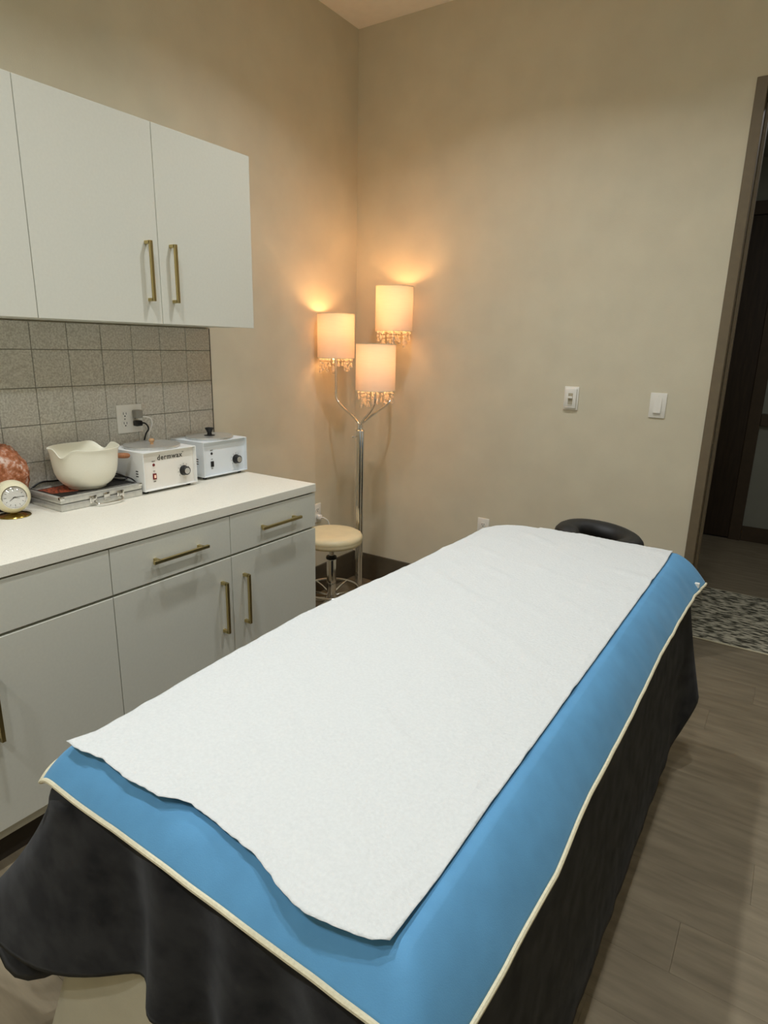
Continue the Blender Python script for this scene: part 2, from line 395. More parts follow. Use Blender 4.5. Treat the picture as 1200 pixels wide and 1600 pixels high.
    obj('pile', bx(0.7, 3.7, 1.412, 2.262, 0.0, 0.008, bev=0.002), 'rug', r, smooth=False)
    bm = nb(); box(bm, 0.7, 3.7, 1.404, 1.412, 0.0, 0.007, bev=0.002); box(bm, 0.7, 3.7, 2.262, 2.270, 0.0, 0.007, bev=0.002)
    obj('binding', bm, 'piping_cream', r, smooth=False)
    hl = thing('added_hall_downlight', 'added unseen round downlight that brightens the hallway', 'downlight', (2.75, 1.95, 2.9))  # unseen fixture, added with its lamp to brighten the hallway
    bm = nb(); lathe(bm, [(0, -0.002), (0.0695, -0.002), (0.0695, 0), (0, 0)], (2.75, 1.95, 2.9), 40); obj('lens', bm, 'white_plastic', hl)
    bm = nb(); lathe(bm, [(0.070, 0), (0.071, -0.004), (0.088, -0.006), (0.095, -0.003), (0.095, 0)], (2.75, 1.95, 2.9), 40); obj('trim_ring', bm, 'white_plastic', hl)
    ld = bpy.data.lights.new('hall_fill_lamp', 'AREA'); ld.shape = 'DISK'; ld.size = 0.13; ld.energy = 8.0; ld.color = (0.95, 0.98, 1.0)  # added fill light, set near the doorway to lift the rug
    lo = bpy.data.objects.new('hall_fill_lamp', ld); COL.objects.link(lo); lo.location = (2.75, 1.95, 2.888)
    # recessed ceiling downlights
    where = ['%s in the row %s' % (b, a) for a in ('nearer the cabinets', 'over the bed') for b in ('closest to the back wall', 'in the middle', 'closest to the front wall')]
    for (x, y, p), wh in zip(DOWNLIGHTS, where):
        t = thing('recessed_downlight', 'round white ceiling downlight ' + wh, 'downlight', (x, y, H), 'recessed downlights in the ceiling')
        bm = nb(); lathe(bm, [(0.070, 0), (0.071, -0.004), (0.088, -0.006), (0.095, -0.003), (0.095, 0)], (x, y, H), 40); obj('trim_ring', bm, 'white_plastic', t)
        bm = nb(); lathe(bm, [(0, -0.002), (0.0695, -0.002), (0.0695, 0), (0, 0)], (x, y, H), 40); obj('lens', bm, 'lens_glow', t)
room()

# ------------------------------------------------------------------ cabinets
def bar_handle(parent, base, axis, length, out=0.034, over=0.0):
    """square brass bar pull: base = middle point on the door face (x outwards)"""
    bm = nb(); x, y, z = base; w = 0.0055; hl = length/2
    if axis == 'z':
        box(bm, x+out-2*w, x+out, y-w, y+w, z-hl, z+hl, bev=0.001)
        for s in (-1, 1):
            zc = z+s*(hl-w-over); box(bm, x, x+out-w, y-w, y+w, zc-w, zc+w)
    else:
        box(bm, x+out-2*w, x+out, y-hl, y+hl, z-w, z+w, bev=0.001)
        for s in (-1, 1):
            yc = y+s*(hl-w-over); box(bm, x, x+out-w, yc-w, yc+w, z-w, z+w)
    return obj('handle', bm, 'brass', parent, smooth=False)
YE = -0.085
def base_cabinet(y1, y0, doors, drawers, label, handle_y):
    t = thing('base_cabinet', label, 'cabinet', ((0+0.63)/2, (y0+y1)/2, 0), 'base cabinets along the left wall')
    obj('body', bx(0.002, 0.613, y0+0.0005, y1-0.0005, 0.1, 0.8785), 'laminate', t, smooth=False)
    obj('toe_kick', bx(0.5, 0.575, y0+0.0005, y1-0.002, 0, 0.0995), 'toe_dark', t, smooth=False)
    for (a, b, hy) in doors:
        d = obj('door', bx(0.6135, 0.633, a+0.0016, b-0.0016, 0.1386, 0.7145, bev=0.0012), 'laminate', t, smooth=False)
        if hy is not None: bar_handle(d, (0.633, hy, 0.53), 'z', 0.205)
    for (a, b, hy) in drawers:
        d = obj('drawer', bx(0.6135, 0.633, a+0.0016, b-0.0016, 0.7235, 0.8735, bev=0.0012), 'laminate', t, smooth=False)
        if hy is not None: bar_handle(d, (0.633, hy, 0.797), 'y', 0.229, over=0.018)
    return t
S1, S0 = -0.5813, -1.0748
base_cabinet(YE, S0, [(S1, YE, S1+0.06), (S0, S1, S1-0.052)], [(S1, YE, -0.324), (S0, S1, -0.824)],
             'pale laminate base cabinet with two drawers and two doors, beside the stool', 0)
base_cabinet(S0, -2.06, [(-1.508, S0, -1.456), (-2.06, -1.508, -1.56)], [(-2.06, S0, None)],
             'pale laminate base cabinet with one wide plain drawer front, left of the drawers', 0)
tag(obj('worktop', bx(0.0085, 0.6368, -2.065, YE, 0.8795, 0.914, bev=0.0015), 'worktop', smooth=False), 'long cream speckled worktop over the base cabinets', 'worktop')
def wall_cabinet(y1, y0, seam, label, hs):
    t = thing('wall_cabinet', label, 'cabinet', (0.15, (y0+y1)/2, 1.56), 'wall cabinets above the tiled splashback')
    obj('body', bx(0.001, 0.276, y0+0.0005, y1-0.0005, 1.5605, 2.228), 'laminate', t, smooth=False)
    for (a, b, hy) in ((seam, y1, hs[0]), (y0, seam, hs[1])):
        d = obj('door', bx(0.2765, 0.2955, a+0.0013, b-0.0013, 1.5585, 2.232, bev=0.0012), 'laminate', t, smooth=False)
        bar_handle(d, (0.2955, hy, 1.738), 'z', 0.205)
wall_cabinet(YE, -1.0253, -0.5575, 'white wall cabinet with two brass handles side by side, nearest the lamp', (-0.504, -0.611))
wall_cabinet(-1.0253, -1.965, -1.495, 'white wall cabinet cut off by the left edge of the photo', (-1.44, -1.55))

# ------------------------------------------------------------------ wall plates
def duplex(parent, c, ax, rnd=False):
    """two receptacles on a plate; ax 'x' = plate faces +x, 'y' = faces -y"""
    x, y, z = c
    for s in (1, -1):
        zc = z+s*0.0195
        def P(a, b, d): return (x+d, y+a, zc+b) if ax == 'x' else (x+a, y-d, zc+b)
        bm = nb(); n = 20; A = []; B = []
        for k in range(n):
            an = 2*PI*k/n; a = 0.0165*math.cos(an); b = max(-0.0135, min(0.0135, 0.0175*math.sin(an)))
            A.append(bm.verts.new(P(a, b, 0))); B.append(bm.verts.new(P(a*0.96, b*0.96, 0.002)))
        for k in range(n): bm.faces.new((A[k], A[(k+1) % n], B[(k+1) % n], B[k]))
        bm.faces.new(B); rcp = obj('receptacle', bm, 'white_plastic', parent, smooth=False)
        bm = nb()
        for (a0, a1, b0, b1) in ((-0.0075, -0.0052, -0.001, 0.0085), (0.0052, 0.0075, -0.001, 0.0075), (-0.0026, 0.0026, -0.0095, -0.0045)):
            p = [P(a, b, d) for a in (a0, a1) for b in (b0, b1) for d in (0.0016, 0.0023)]
            xs, ys, zs = zip(*p); box(bm, min(xs), max(xs), min(ys), max(ys), min(zs), max(zs))
        obj('slots', bm, 'dark_slot', rcp, smooth=False)
def plates():
    # double outlet in the splashback
    x0 = 0.0122; yc, zc = -0.539, 1.1815
    t = thing('double_outlet', 'white double outlet plate on the tiled splashback', 'outlet', (x0, yc, zc-0.058))
    obj('plate', bx(x0-0.001, x0+0.005, yc-0.059, yc+0.059, zc-0.058, zc+0.058, bev=0.002), 'white_plastic', t)
    duplex(t, (x0+0.005, yc-0.024, zc), 'x'); duplex(t, (x0+0.005, yc+0.024, zc), 'x')
    for (a, b) in ((-0.024, 0), (0.024, 0)):
        bm = nb(); lathe(bm, [(0, 0.0012), (0.003, 0.0008), (0.0034, 0)], (x0+0.005, yc+a, zc+b), 12, rot_to((1, 0, 0))); obj('screw', bm, 'grey_plastic', t)
    # cords into it
    px = x0+0.0075
    c = thing('power_cord', 'black plug and cord in the double outlet above the wax warmer', 'cord', (px, yc+0.024, zc-0.03))
    bm = nb(); box(bm, px, px+0.026, yc+0.009, yc+0.041, zc-0.031, zc-0.008, bev=0.005, seg=3)
    obj('plug', bm, 'black_plastic', c)
    obj('cable', tb(smoothpath([(px+0.018, yc+0.03, zc-0.02), (px+0.045, yc+0.036, zc-0.018), (px+0.055, yc+0.044, zc-0.04), (0.042, -0.49, zc-0.075), (0.014, -0.493, 1.02), (0.016, -0.48, 0.94), (0.022, -0.44, 0.9185)]), 0.0033, 8), 'cord_black', c)
    c = thing('power_cord', 'grey plug with white cord in the upper right socket', 'cord', (px, yc+0.03, zc+0.01))
    obj('plug', bx(px, px+0.03, yc+0.008, yc+0.042, zc+0.0025, zc+0.036, bev=0.005, seg=3), 'grey_plastic', c)
    obj('cable', tb(smoothpath([(px+0.02, yc+0.036, zc+0.008), (px+0.05, yc+0.056, zc+0.004), (px+0.048, yc+0.068, zc-0.02), (0.04, yc+0.072, zc-0.06), (0.012, yc+0.078, 1.05), (0.013, yc+0.09, 0.95), (0.016, yc+0.115, 0.9185)]), 0.003, 8), 'cord_white', c)
    # outlet low on the left wall, behind the stool
    t = thing('wall_outlet', 'white outlet low on the left wall beside the cabinet end', 'outlet', (0, 0.69, 0.455), 'single wall outlets')
    obj('plate', bx(0, 0.006, 0.655, 0.725, 0.455, 0.57, bev=0.002), 'white_plastic', t); duplex(t, (0.006, 0.69, 0.5125), 'x')
    c = thing('lamp_cord', 'white lamp cord hanging from the low outlet to the floor', 'cord', (0.02, 0.69, 0.0))
    obj('plug', bx(0.0085, 0.036, 0.677, 0.703, 0.478, 0.505, bev=0.005, seg=3), 'cord_white', c)
    obj('cable', tb(smoothpath([(0.03, 0.69, 0.49), (0.055, 0.70, 0.487), (0.07, 0.72, 0.455), (0.075, 0.735, 0.36), (0.06, 0.74, 0.2), (0.075, 0.73, 0.06), (0.1, 0.7, 0.004), (0.16, 0.6, 0.004), (0.25, 0.66, 0.004),
        (0.22, 0.83, 0.004), (0.3, 0.93, 0.004), (0.42, 0.93, 0.004), (0.47, 0.85, 0.004), (0.455, 0.73, 0.004), (0.40, 0.69, 0.012)], 8), 0.0034, 8), 'cord_white', c)
    # outlet behind the bed
    t = thing('wall_outlet', 'white outlet on the back wall just above the bed paper', 'outlet', (0.92, YW, 0.44), 'single wall outlets')
    obj('plate', bx(0.885, 0.956, YW-0.006, YW, 0.438, 0.553, bev=0.002), 'white_plastic', t); duplex(t, (0.9205, YW-0.006, 0.4955), 'y')
    # dimmer
    x, z = 1.3564, 1.2601
    t = thing('dimmer_switch', 'white slide dimmer, left of the two wall switches', 'switch', (x, YW, z-0.06), 'wall switches on the back wall')
    obj('plate', bx(x-0.037, x+0.037, YW-0.007, YW, z-0.0585, z+0.0585, bev=0.003), 'white_plastic', t)
    obj('raised_cover', bx(x-0.029, x+0.029, YW-0.017, YW-0.0068, z-0.049, z+0.049, bev=0.003), 'white_plastic', t)
    obj('slot', bx(x-0.0115, x+0.0115, YW-0.0178, YW-0.0166, z-0.031, z+0.026), 'dimmer_slot', t, smooth=False)
    obj('slider', bx(x-0.0115, x+0.0115, YW-0.026, YW-0.0175, z+0.0, z+0.011, bev=0.0015), 'white_plastic', t)
    obj('slot_edge', bx(x-0.0115, x+0.0115, YW-0.0195, YW-0.0175, z-0.033, z-0.031), 'white_plastic', t, smooth=False)
    # rocker
    x, z = 1.7702, 1.2521
    t = thing('rocker_switch', 'white rocker light switch beside the doorway', 'switch', (x, YW, z-0.06), 'wall switches on the back wall')
    obj('plate', bx(x-0.037, x+0.037, YW-0.006, YW, z-0.0585, z+0.0585, bev=0.003), 'white_plastic', t)
    bm = nb(); v = box(bm, x-0.0165, x+0.0165, YW-0.008, YW-0.0055, z-0.034, z+0.034)
    for q in v:
        if q.co.y < YW-0.0075: q.co.y -= 0.007 if q.co.z < z else 0.0
    obj('rocker', bm, 'white_plastic', t, smooth=False)
    for s in (-1, 1):
        bm = nb(); lathe(bm, [(0, 0.0012), (0.003, 0.0008), (0.0034, 0)], (x, YW-0.006, z+s*0.0465), 12, rot_to((0, -1, 0))); obj('screw', bm, 'white_plastic', t)
plates()

# ------------------------------------------------------------------ things on the worktop
CH = 0.914
def wax_warmer(x0, x1, y0, y1, label, red, shell, panel, knob, lid_r, brand):
    t = thing('wax_warmer', label, 'wax warmer', ((x0+x1)/2, (y0+y1)/2, CH), 'wax warmers on the worktop')
    z0, z1 = CH+0.012, 1.079; th = 0.0035; rec = 0.016
    bm = nb()  # folded sheet shell: top and two sides, standing proud of the front panel
    box(bm, x0, x1, y0, y1, z1-th, z1, bev=0.0012); box(bm, x0, x1, y0, y0+th, z0, z1-th); box(bm, x0, x1, y1-th, y1, z0, z1-th)
    box(bm, x0, x1, y0+th, y1-th, z0, z0+th); box(bm, x0, x0+th, y0+th, y1-th, z0+th, z1-th)
    obj('shell', bm, shell, t, smooth=False)
    fx = x1-rec
    pn = obj('front_panel', bx(fx-0.004, fx, y0+th, y1-th, z0+th, z1-th), panel, t, smooth=False)
    for sx in (x0+0.025, x1-0.03):
        for sy in (y0+0.025, y1-0.025):
            bm = nb(); lathe(bm, [(0, 0), (0.009, 0), (0.010, 0.012), (0, 0.012)], (sx, sy, CH), 14); obj('foot', bm, 'black_plastic', t)
    M = rot_to((1, 0, 0))
    w = y1-y0
    # lamp, switch, dial
    ya = y0+0.058; zr = z0
    bm = nb(); lathe(bm, [(0, 0.004), (0.004, 0.0036), (0.0052, 0.001), (0.006, 0)], (fx, ya, zr+0.098), 16, M); obj('pilot_light', bm, 'red_plastic' if red else 'black_plastic', t)
    sw = obj('rocker_switch', bx(fx, fx+0.005, ya-0.0075, ya+0.0075, zr+0.04, zr+0.064, bev=0.001), 'red_plastic' if red else 'black_plastic', t, smooth=False)
    if red:
        obj('lit_window', bx(fx+0.005, fx+0.0056, ya-0.004, ya+0.004, zr+0.046, zr+0.058), 'neon_red', sw, smooth=False)
    dy, dz = y1-0.055, zr+0.056
    dk = nb(); lathe(dk, [(0.0, 0.0), (0.021, 0.0), (0.021, 0.004), (0.0185, 0.006), (0.0175, 0.022), (0.0155, 0.024), (0.0, 0.024)], (fx, dy, dz), 28, M)
    d = obj('dial', dk, 'black_plastic', t)
    bm = nb(); lathe(bm, [(0, 0.0246), (0.0125, 0.0246), (0.0130, 0.0238), (0, 0.0238)], (fx, dy, dz), 24, M); obj('dial_cap', bm, 'aluminium', d)
    bm = nb()
    for k in range(9):
        a = math.radians(-40+k*32.5); R0, R1 = 0.025, 0.0295
        c, s = math.cos(a), math.sin(a); p = Vector((0, c, s)); q = Vector((0, -s, c))
        vs = [bm.verts.new(Vector((fx+0.0005, dy, dz))+p*r_+q*w_) for r_, w_ in ((R0, -0.001), (R1, -0.001), (R1, 0.001), (R0, 0.001))]
        bm.faces.new(vs)
    obj('dial_marks', bm, 'print_grey', t, smooth=False)
    TM = lambda y, z: Matrix.Translation((fx+0.0004, y, z)) @ rot_to((1, 0, 0)).to_4x4()
    if brand:
        lb = textmesh('brand_lettering', 'dermwax', 0.0285, TM((y0+y1)/2+0.008, z1-0.03), 'print_grey', t, 1.14, bold=0.0007)
        textmesh('trademark', 'TM', 0.006, TM((y0+y1)/2+0.072, z1-0.020), 'print_grey', t)
    textmesh('lettering', 'HEAT', 0.0065, TM(ya, zr+0.112), 'print_grey', t)
    textmesh('lettering', 'ON', 0.006, TM(ya, zr+0.073), 'print_grey', t)
    textmesh('lettering', 'OFF', 0.006, TM(ya, zr+0.031), 'print_grey', t)
    bm = nb()
    for zz in (0.055, 0.065, 0.075): box(bm, x1-0.05, x1-0.035, y0-0.0004, y0, zr+zz, zr+zz+0.004)
    obj('side_vent', bm, 'dark_slot', t, smooth=False)
    # lid
    lc = ((x0+x1)/2+0.004, (y0+y1)/2, z1)
    bm = nb(); R = lid_r
    lathe(bm, [(0, 0.010), (R*0.5, 0.0098), (R*0.90, 0.0085), (R*0.95, 0.0082), (R*0.995, 0.011), (R, 0.010), (R*0.995, 0.004), (R*0.97, 0.0), (0, 0.0)], lc, 64)
    l = obj('lid', bm, 'aluminium', t)
    kz = (lc[0], lc[1], z1+0.010)
    bm = nb()
    if knob == 'wood':
        lathe(bm, [(0, 0), (0.007, 0), (0.006, 0.006), (0.010, 0.010), (0.0115, 0.016), (0.009, 0.022), (0, 0.024)], kz, 24); obj('lid_knob', bm, 'knob_wood', l)
    else:
        lathe(bm, [(0, 0), (0.024, 0), (0.024, 0.002), (0.011, 0.004), (0.0095, 0.012), (0.014, 0.022), (0.0185, 0.030), (0.0185, 0.034), (0.016, 0.0355), (0, 0.0355)], kz, 28); obj('lid_knob', bm, 'black_plastic', l)
    return t
wax_warmer(0.028, 0.262, -0.667, -0.411, 'white wax warmer with red switch and wooden lid knob', True, 'white_metal', 'panel_cream', 'wood', 0.111, True)
wax_warmer(0.018, 0.230, -0.344, -0.090, 'white wax warmer with black knob on its lid and black switch', False, 'cool_white_metal', 'panel_cool', 'black', 0.104, False)

def metal_case():
    x0, x1, y0, y1, z0, z1 = 0.022, 0.255, -1.0, -0.674, CH, CH+0.050
    t = thing('aluminium_case', 'flat aluminium carrying case with printed black lid under the bowl', 'case', ((x0+x1)/2, (y0+y1)/2, CH))
    zm = CH+0.026
    obj('lower_shell', bx(x0, x1, y0, y1, z0, zm-0.0008, bev=0.004), 'case_metal', t)
    lid = obj('lid', bx(x0, x1, y0, y1, zm+0.0008, z1, bev=0.005), 'case_metal', t)
    obj('cover_print', bx(x0+0.012, x1-0.014, y0+0.012, y1-0.012, z1, z1+0.0008), 'cover_black', lid, smooth=False)
    zz = z1+0.0010
    def flat(name, pts, m):
        bm = nb(); bm.faces.new([bm.verts.new((x, y, zz)) for x, y in pts]); obj(name, bm, m, lid, smooth=False)
    flat('print_stripe', [(x1-0.026, y0+0.075), (x1-0.021, y0+0.075), (x1-0.021, y1-0.03), (x1-0.026, y1-0.03)], 'cover_white')
    flat('print_picture', [(x0+0.06, y0+0.016), (x0+0.15, y0+0.02), (x0+0.175, y0+0.10), (x0+0.12, y0+0.15), (x0+0.05, y0+0.13)], 'cover_orange')
    flat('print_picture', [(x0+0.018, y0+0.016), (x0+0.055, y0+0.016), (x0+0.045, y0+0.12), (x0+0.018, y0+0.14)], 'cover_white')
    flat('print_picture', [(x0+0.02, y1-0.09), (x0+0.09, y1-0.1), (x0+0.07, y1-0.02), (x0+0.02, y1-0.018)], 'cover_white')
    # steel corner caps
    for yy in (y0, y1):
        s = 1 if yy == y0 else -1
        bm = nb(); a, b = sorted((yy-s*0.0012, yy+s*0.016)); box(bm, x1-0.014, x1+0.0012, a, b, z1-0.012, z1+0.0014, bev=0.0025, seg=3)
        obj('corner_cap', bm, 'chrome', t)
    yc = (y0+y1)/2+0.01
    for k, yy in enumerate((yc-0.055, yc+0.055)):
        lt = obj('latch', bx(x1, x1+0.006, yy-0.014, yy+0.014, zm-0.014, zm+0.014, bev=0.002), 'chrome', t)
        obj('latch_tongue', bx(x1+0.006, x1+0.010, yy-0.008, yy+0.008, zm-0.012, zm+0.008, bev=0.0015), 'chrome', lt)
    obj('lock_plate', bx(x1, x1+0.004, yc-0.012, yc+0.012, zm-0.013, zm+0.016, bev=0.0015), 'chrome', t)
    p = smoothpath([(x1+0.003, yc-0.055, zm-0.006), (x1+0.020, yc-0.052, zm-0.014), (x1+0.030, yc-0.04, zm-0.017), (x1+0.033, yc, zm-0.017), (x1+0.030, yc+0.04, zm-0.017), (x1+0.020, yc+0.052, zm-0.014), (x1+0.003, yc+0.055, zm-0.006)])
    obj('carry_handle', tb(p, 0.004, 10), 'chrome', t)
metal_case()

def mixing_bowl():
    c = Vector((0.158, -0.838, CH+0.0514))
    t = thing('mixing_bowl', 'cream mixing bowl with two pouring lips standing on the aluminium case', 'bowl', c)
    a_cam = math.atan2(-2.1385-c.y, 2.3354-c.x)   # towards the camera
    sp = [a_cam-math.radians(36), a_cam+math.radians(146)]
    Hb, R = 0.150, 0.125
    def fn(p, a, r, z):
        h = max(0, min(1, z/Hb)); k = h**5
        g = 0
        for s in sp:
            d = (a-s+PI) % (2*PI)-PI; g += math.exp(-(d/0.20)**2)
        sh = 0
        for s in sp:
            d = (a-s+PI) % (2*PI)-PI; sh += math.exp(-((abs(d)-0.42)/0.22)**2)
        q = Vector((p.x, p.y, 0)); q = q*(1+k*(0.05*g))*(1-0.045*h)
        return Vector((q.x, q.y, z-k*0.024*g+k*0.005*sh))
    outer = [(0, 0.0), (0.062, 0.0), (0.066, 0.002), (0.067, 0.008), (0.072, 0.010), (0.085, 0.020), (0.098, 0.036), (0.108, 0.058), (0.113, 0.082), (0.117, 0.110), (0.120, 0.132), (0.1235, 0.142), (0.127, 0.147), (0.1275, 0.150)]
    inner = [(0.1245, 0.1505), (0.121, 0.145), (0.116, 0.130), (0.1125, 0.108), (0.108, 0.082), (0.102, 0.058), (0.092, 0.036), (0.078, 0.020), (0.06, 0.012), (0, 0.010)]
    bm = nb(); lathe(bm, outer+inner, c, 96, fn=fn); obj('bowl_body', bm, 'bowl_plastic', t, auto=60)
    # wooden side handle, pointing along the wall
    h = Vector((math.cos(math.radians(76)), math.sin(math.radians(76)), 0))
    b0 = c+h*0.103+Vector((0, 0, 0.106))
    d = (h*1.0+Vector((0, 0, -0.10))).normalized()
    pts = [b0+d*s for s in (0.0, 0.012, 0.025, 0.042, 0.054, 0.060, 0.063)]
    obj('handle', tube(nb(), pts, [0.008, 0.009, 0.0105, 0.011, 0.010, 0.007, 0.003], 16), 'handle_wood', t)
mixing_bowl()

def salt_lamp():
    c = Vector((0.060, -1.085, CH))
    t = thing('salt_lamp', 'rough orange salt rock lamp behind the alarm clock', 'salt lamp', c)
    bm = nb(); lathe(bm, [(0, 0), (0.052, 0), (0.054, 0.004), (0.054, 0.020), (0.050, 0.026), (0, 0.026)], c, 32); obj('wooden_base', bm, 'black_plastic', t)
    bm = nb(); bmesh.ops.create_icosphere(bm, subdivisions=5, radius=1)
    for v in bm.verts:
        p = v.co.copy(); n = p.normalized()
        z = n.z
        rr = 1.0 + 0.10*noise.noise(n*1.7+Vector((3, 1, 5))) + 0.08*noise.noise(n*4) + 0.05*abs(noise.noise(n*9)) + 0.03*noise.noise(n*22)
        wid = 1.0 if z < 0 else (1-0.25*z)
        v.co = Vector((n.x*0.047*rr*wid, n.y*0.090*rr*wid, n.z*0.108*rr)) + c + Vector((0, 0, 0.120))
    obj('salt_rock', bm, 'salt', t, auto=25)
    obj('cable', tb(smoothpath([(0.035, -1.02, CH+0.01), (0.012, -0.99, CH+0.03), (0.0155, -0.94, CH+0.062), (0.0155, -0.88, CH+0.060), (0.0155, -0.82, CH+0.058), (0.0155, -0.76, CH+0.056), (0.017, -0.70, CH+0.055), (0.016, -0.665, CH+0.03), (0.016, -0.6, CH+0.008), (0.016, -0.5, CH+0.005)]), 0.003, 8), 'cord_black', t)
salt_lamp()
c = thing('loose_cord', 'black looped cord lying on the case beside the bowl', 'cord', (0.15, -0.7, CH+0.0514))
z = CH+0.0548
obj('cable', tb(smoothpath([(0.03, -0.715, z), (0.09, -0.722, z), (0.15, -0.717, z+0.002), (0.185, -0.703, z+0.004), (0.18, -0.690, z+0.010), (0.12, -0.690, z+0.016), (0.06, -0.70, z+0.01), (0.05, -0.73, z+0.004), (0.09, -0.735, z+0.008), (0.15, -0.70, z+0.013), (0.20, -0.682, z+0.006), (0.225, -0.6715, z-0.016)]), 0.003, 8), 'cord_black', c)

def alarm_clock():
    b = Vector((0.172, -1.118, CH)); r = 0.056
    t = thing('alarm_clock', 'small round cream alarm clock on a gold foot', 'clock', b)
    bm = nb(); lathe(bm, [(0, 0), (0.050, 0), (0.052, 0.002), (0.050, 0.0045), (0.03, 0.007), (0.012, 0.010), (0.010, 0.014), (0, 0.014)], b, 44); obj('foot', bm, 'gold', t)
    c = b+Vector((0, 0, 0.012+r*0.985))
    cam = (Vector((2.3354, -2.1385, 1.4978))-c).normalized(); right = Vector((0.837, 0.547, 0))
    d = (cam+right*0.22+Vector((0, 0, -0.10))).normalized(); M = rot_to(d)
    ang = math.radians(43)
    prof = []
    for k in range(0, 25):
        a = -PI/2+(PI-ang)*k/24; prof.append((max(0, r*math.cos(a)), r*math.sin(a)))
    zf = r*math.cos(ang); rf = r*math.sin(ang)
    prof[0] = (0, -r); prof += [(rf*0.97, zf+0.0006), (rf*0.94, zf-0.003), (0, zf-0.003)]
    bm = nb(); lathe(bm, prof, c, 56, M); obj('case', bm, 'clock_cream', t)
    bm = nb(); lathe(bm, [(rf*0.90, zf), (rf*0.93, zf+0.0022), (rf*1.0, zf+0.0015), (rf*1.01, zf-0.001), (rf*0.95, zf-0.002)], c, 56, M, closed=True); obj('bezel', bm, 'chrome', t)
    bm = nb(); lathe(bm, [(0, zf-0.002), (rf*0.92, zf-0.002), (rf*0.92, zf-0.003), (0, zf-0.003)], c, 48, M); f = obj('dial_face', bm, 'clock_face', t)
    def quad(pts, zz, bm):
        bm.faces.new([bm.verts.new(c+M @ Vector((x, y, zz))) for x, y in pts])
    bm = nb()
    for k in range(12):
        a = k*PI/6; u = Vector((math.cos(a), math.sin(a))); v = Vector((-u.y, u.x)); l0 = 0.66 if k % 3 else 0.60
        quad([tuple(u*rf*q+v*w) for q, w in ((l0, -0.0008), (0.80, -0.0008), (0.80, 0.0008), (l0, 0.0008))], zf-0.0017, bm)
    obj('hour_marks', bm, 'print_grey', f, smooth=False)
    for nm, a, L, w in (('minute_hand', math.radians(3), 0.68, 0.0009), ('hour_hand', math.radians(215), 0.5, 0.0013), ('alarm_hand', math.radians(-20), 0.45, 0.0007)):
        bm = nb(); u = Vector((math.cos(a), math.sin(a))); v = Vector((-u.y, u.x))
        quad([tuple(u*q+v*s) for q, s in ((-0.004, -w), (rf*L, -w*0.5), (rf*L, w*0.5), (-0.004, w))], zf-0.0012, bm); obj(nm, bm, 'black_plastic', f, smooth=False)
    g = []
    for k in range(9):
        a = ang*(1-k/8); g.append((rf*0.9*math.sin(a)/math.sin(ang), zf+0.001+0.011*(math.cos(a)-math.cos(ang))/(1-math.cos(ang))))
    g[-1] = (0, g[-1][1]); g2 = [(x*0.97, zz-0.0012) for x, zz in reversed(g)]
    bm = nb(); lathe(bm, g+g2, c, 48, M); obj('glass', bm, 'glass_dome', t)
alarm_clock()

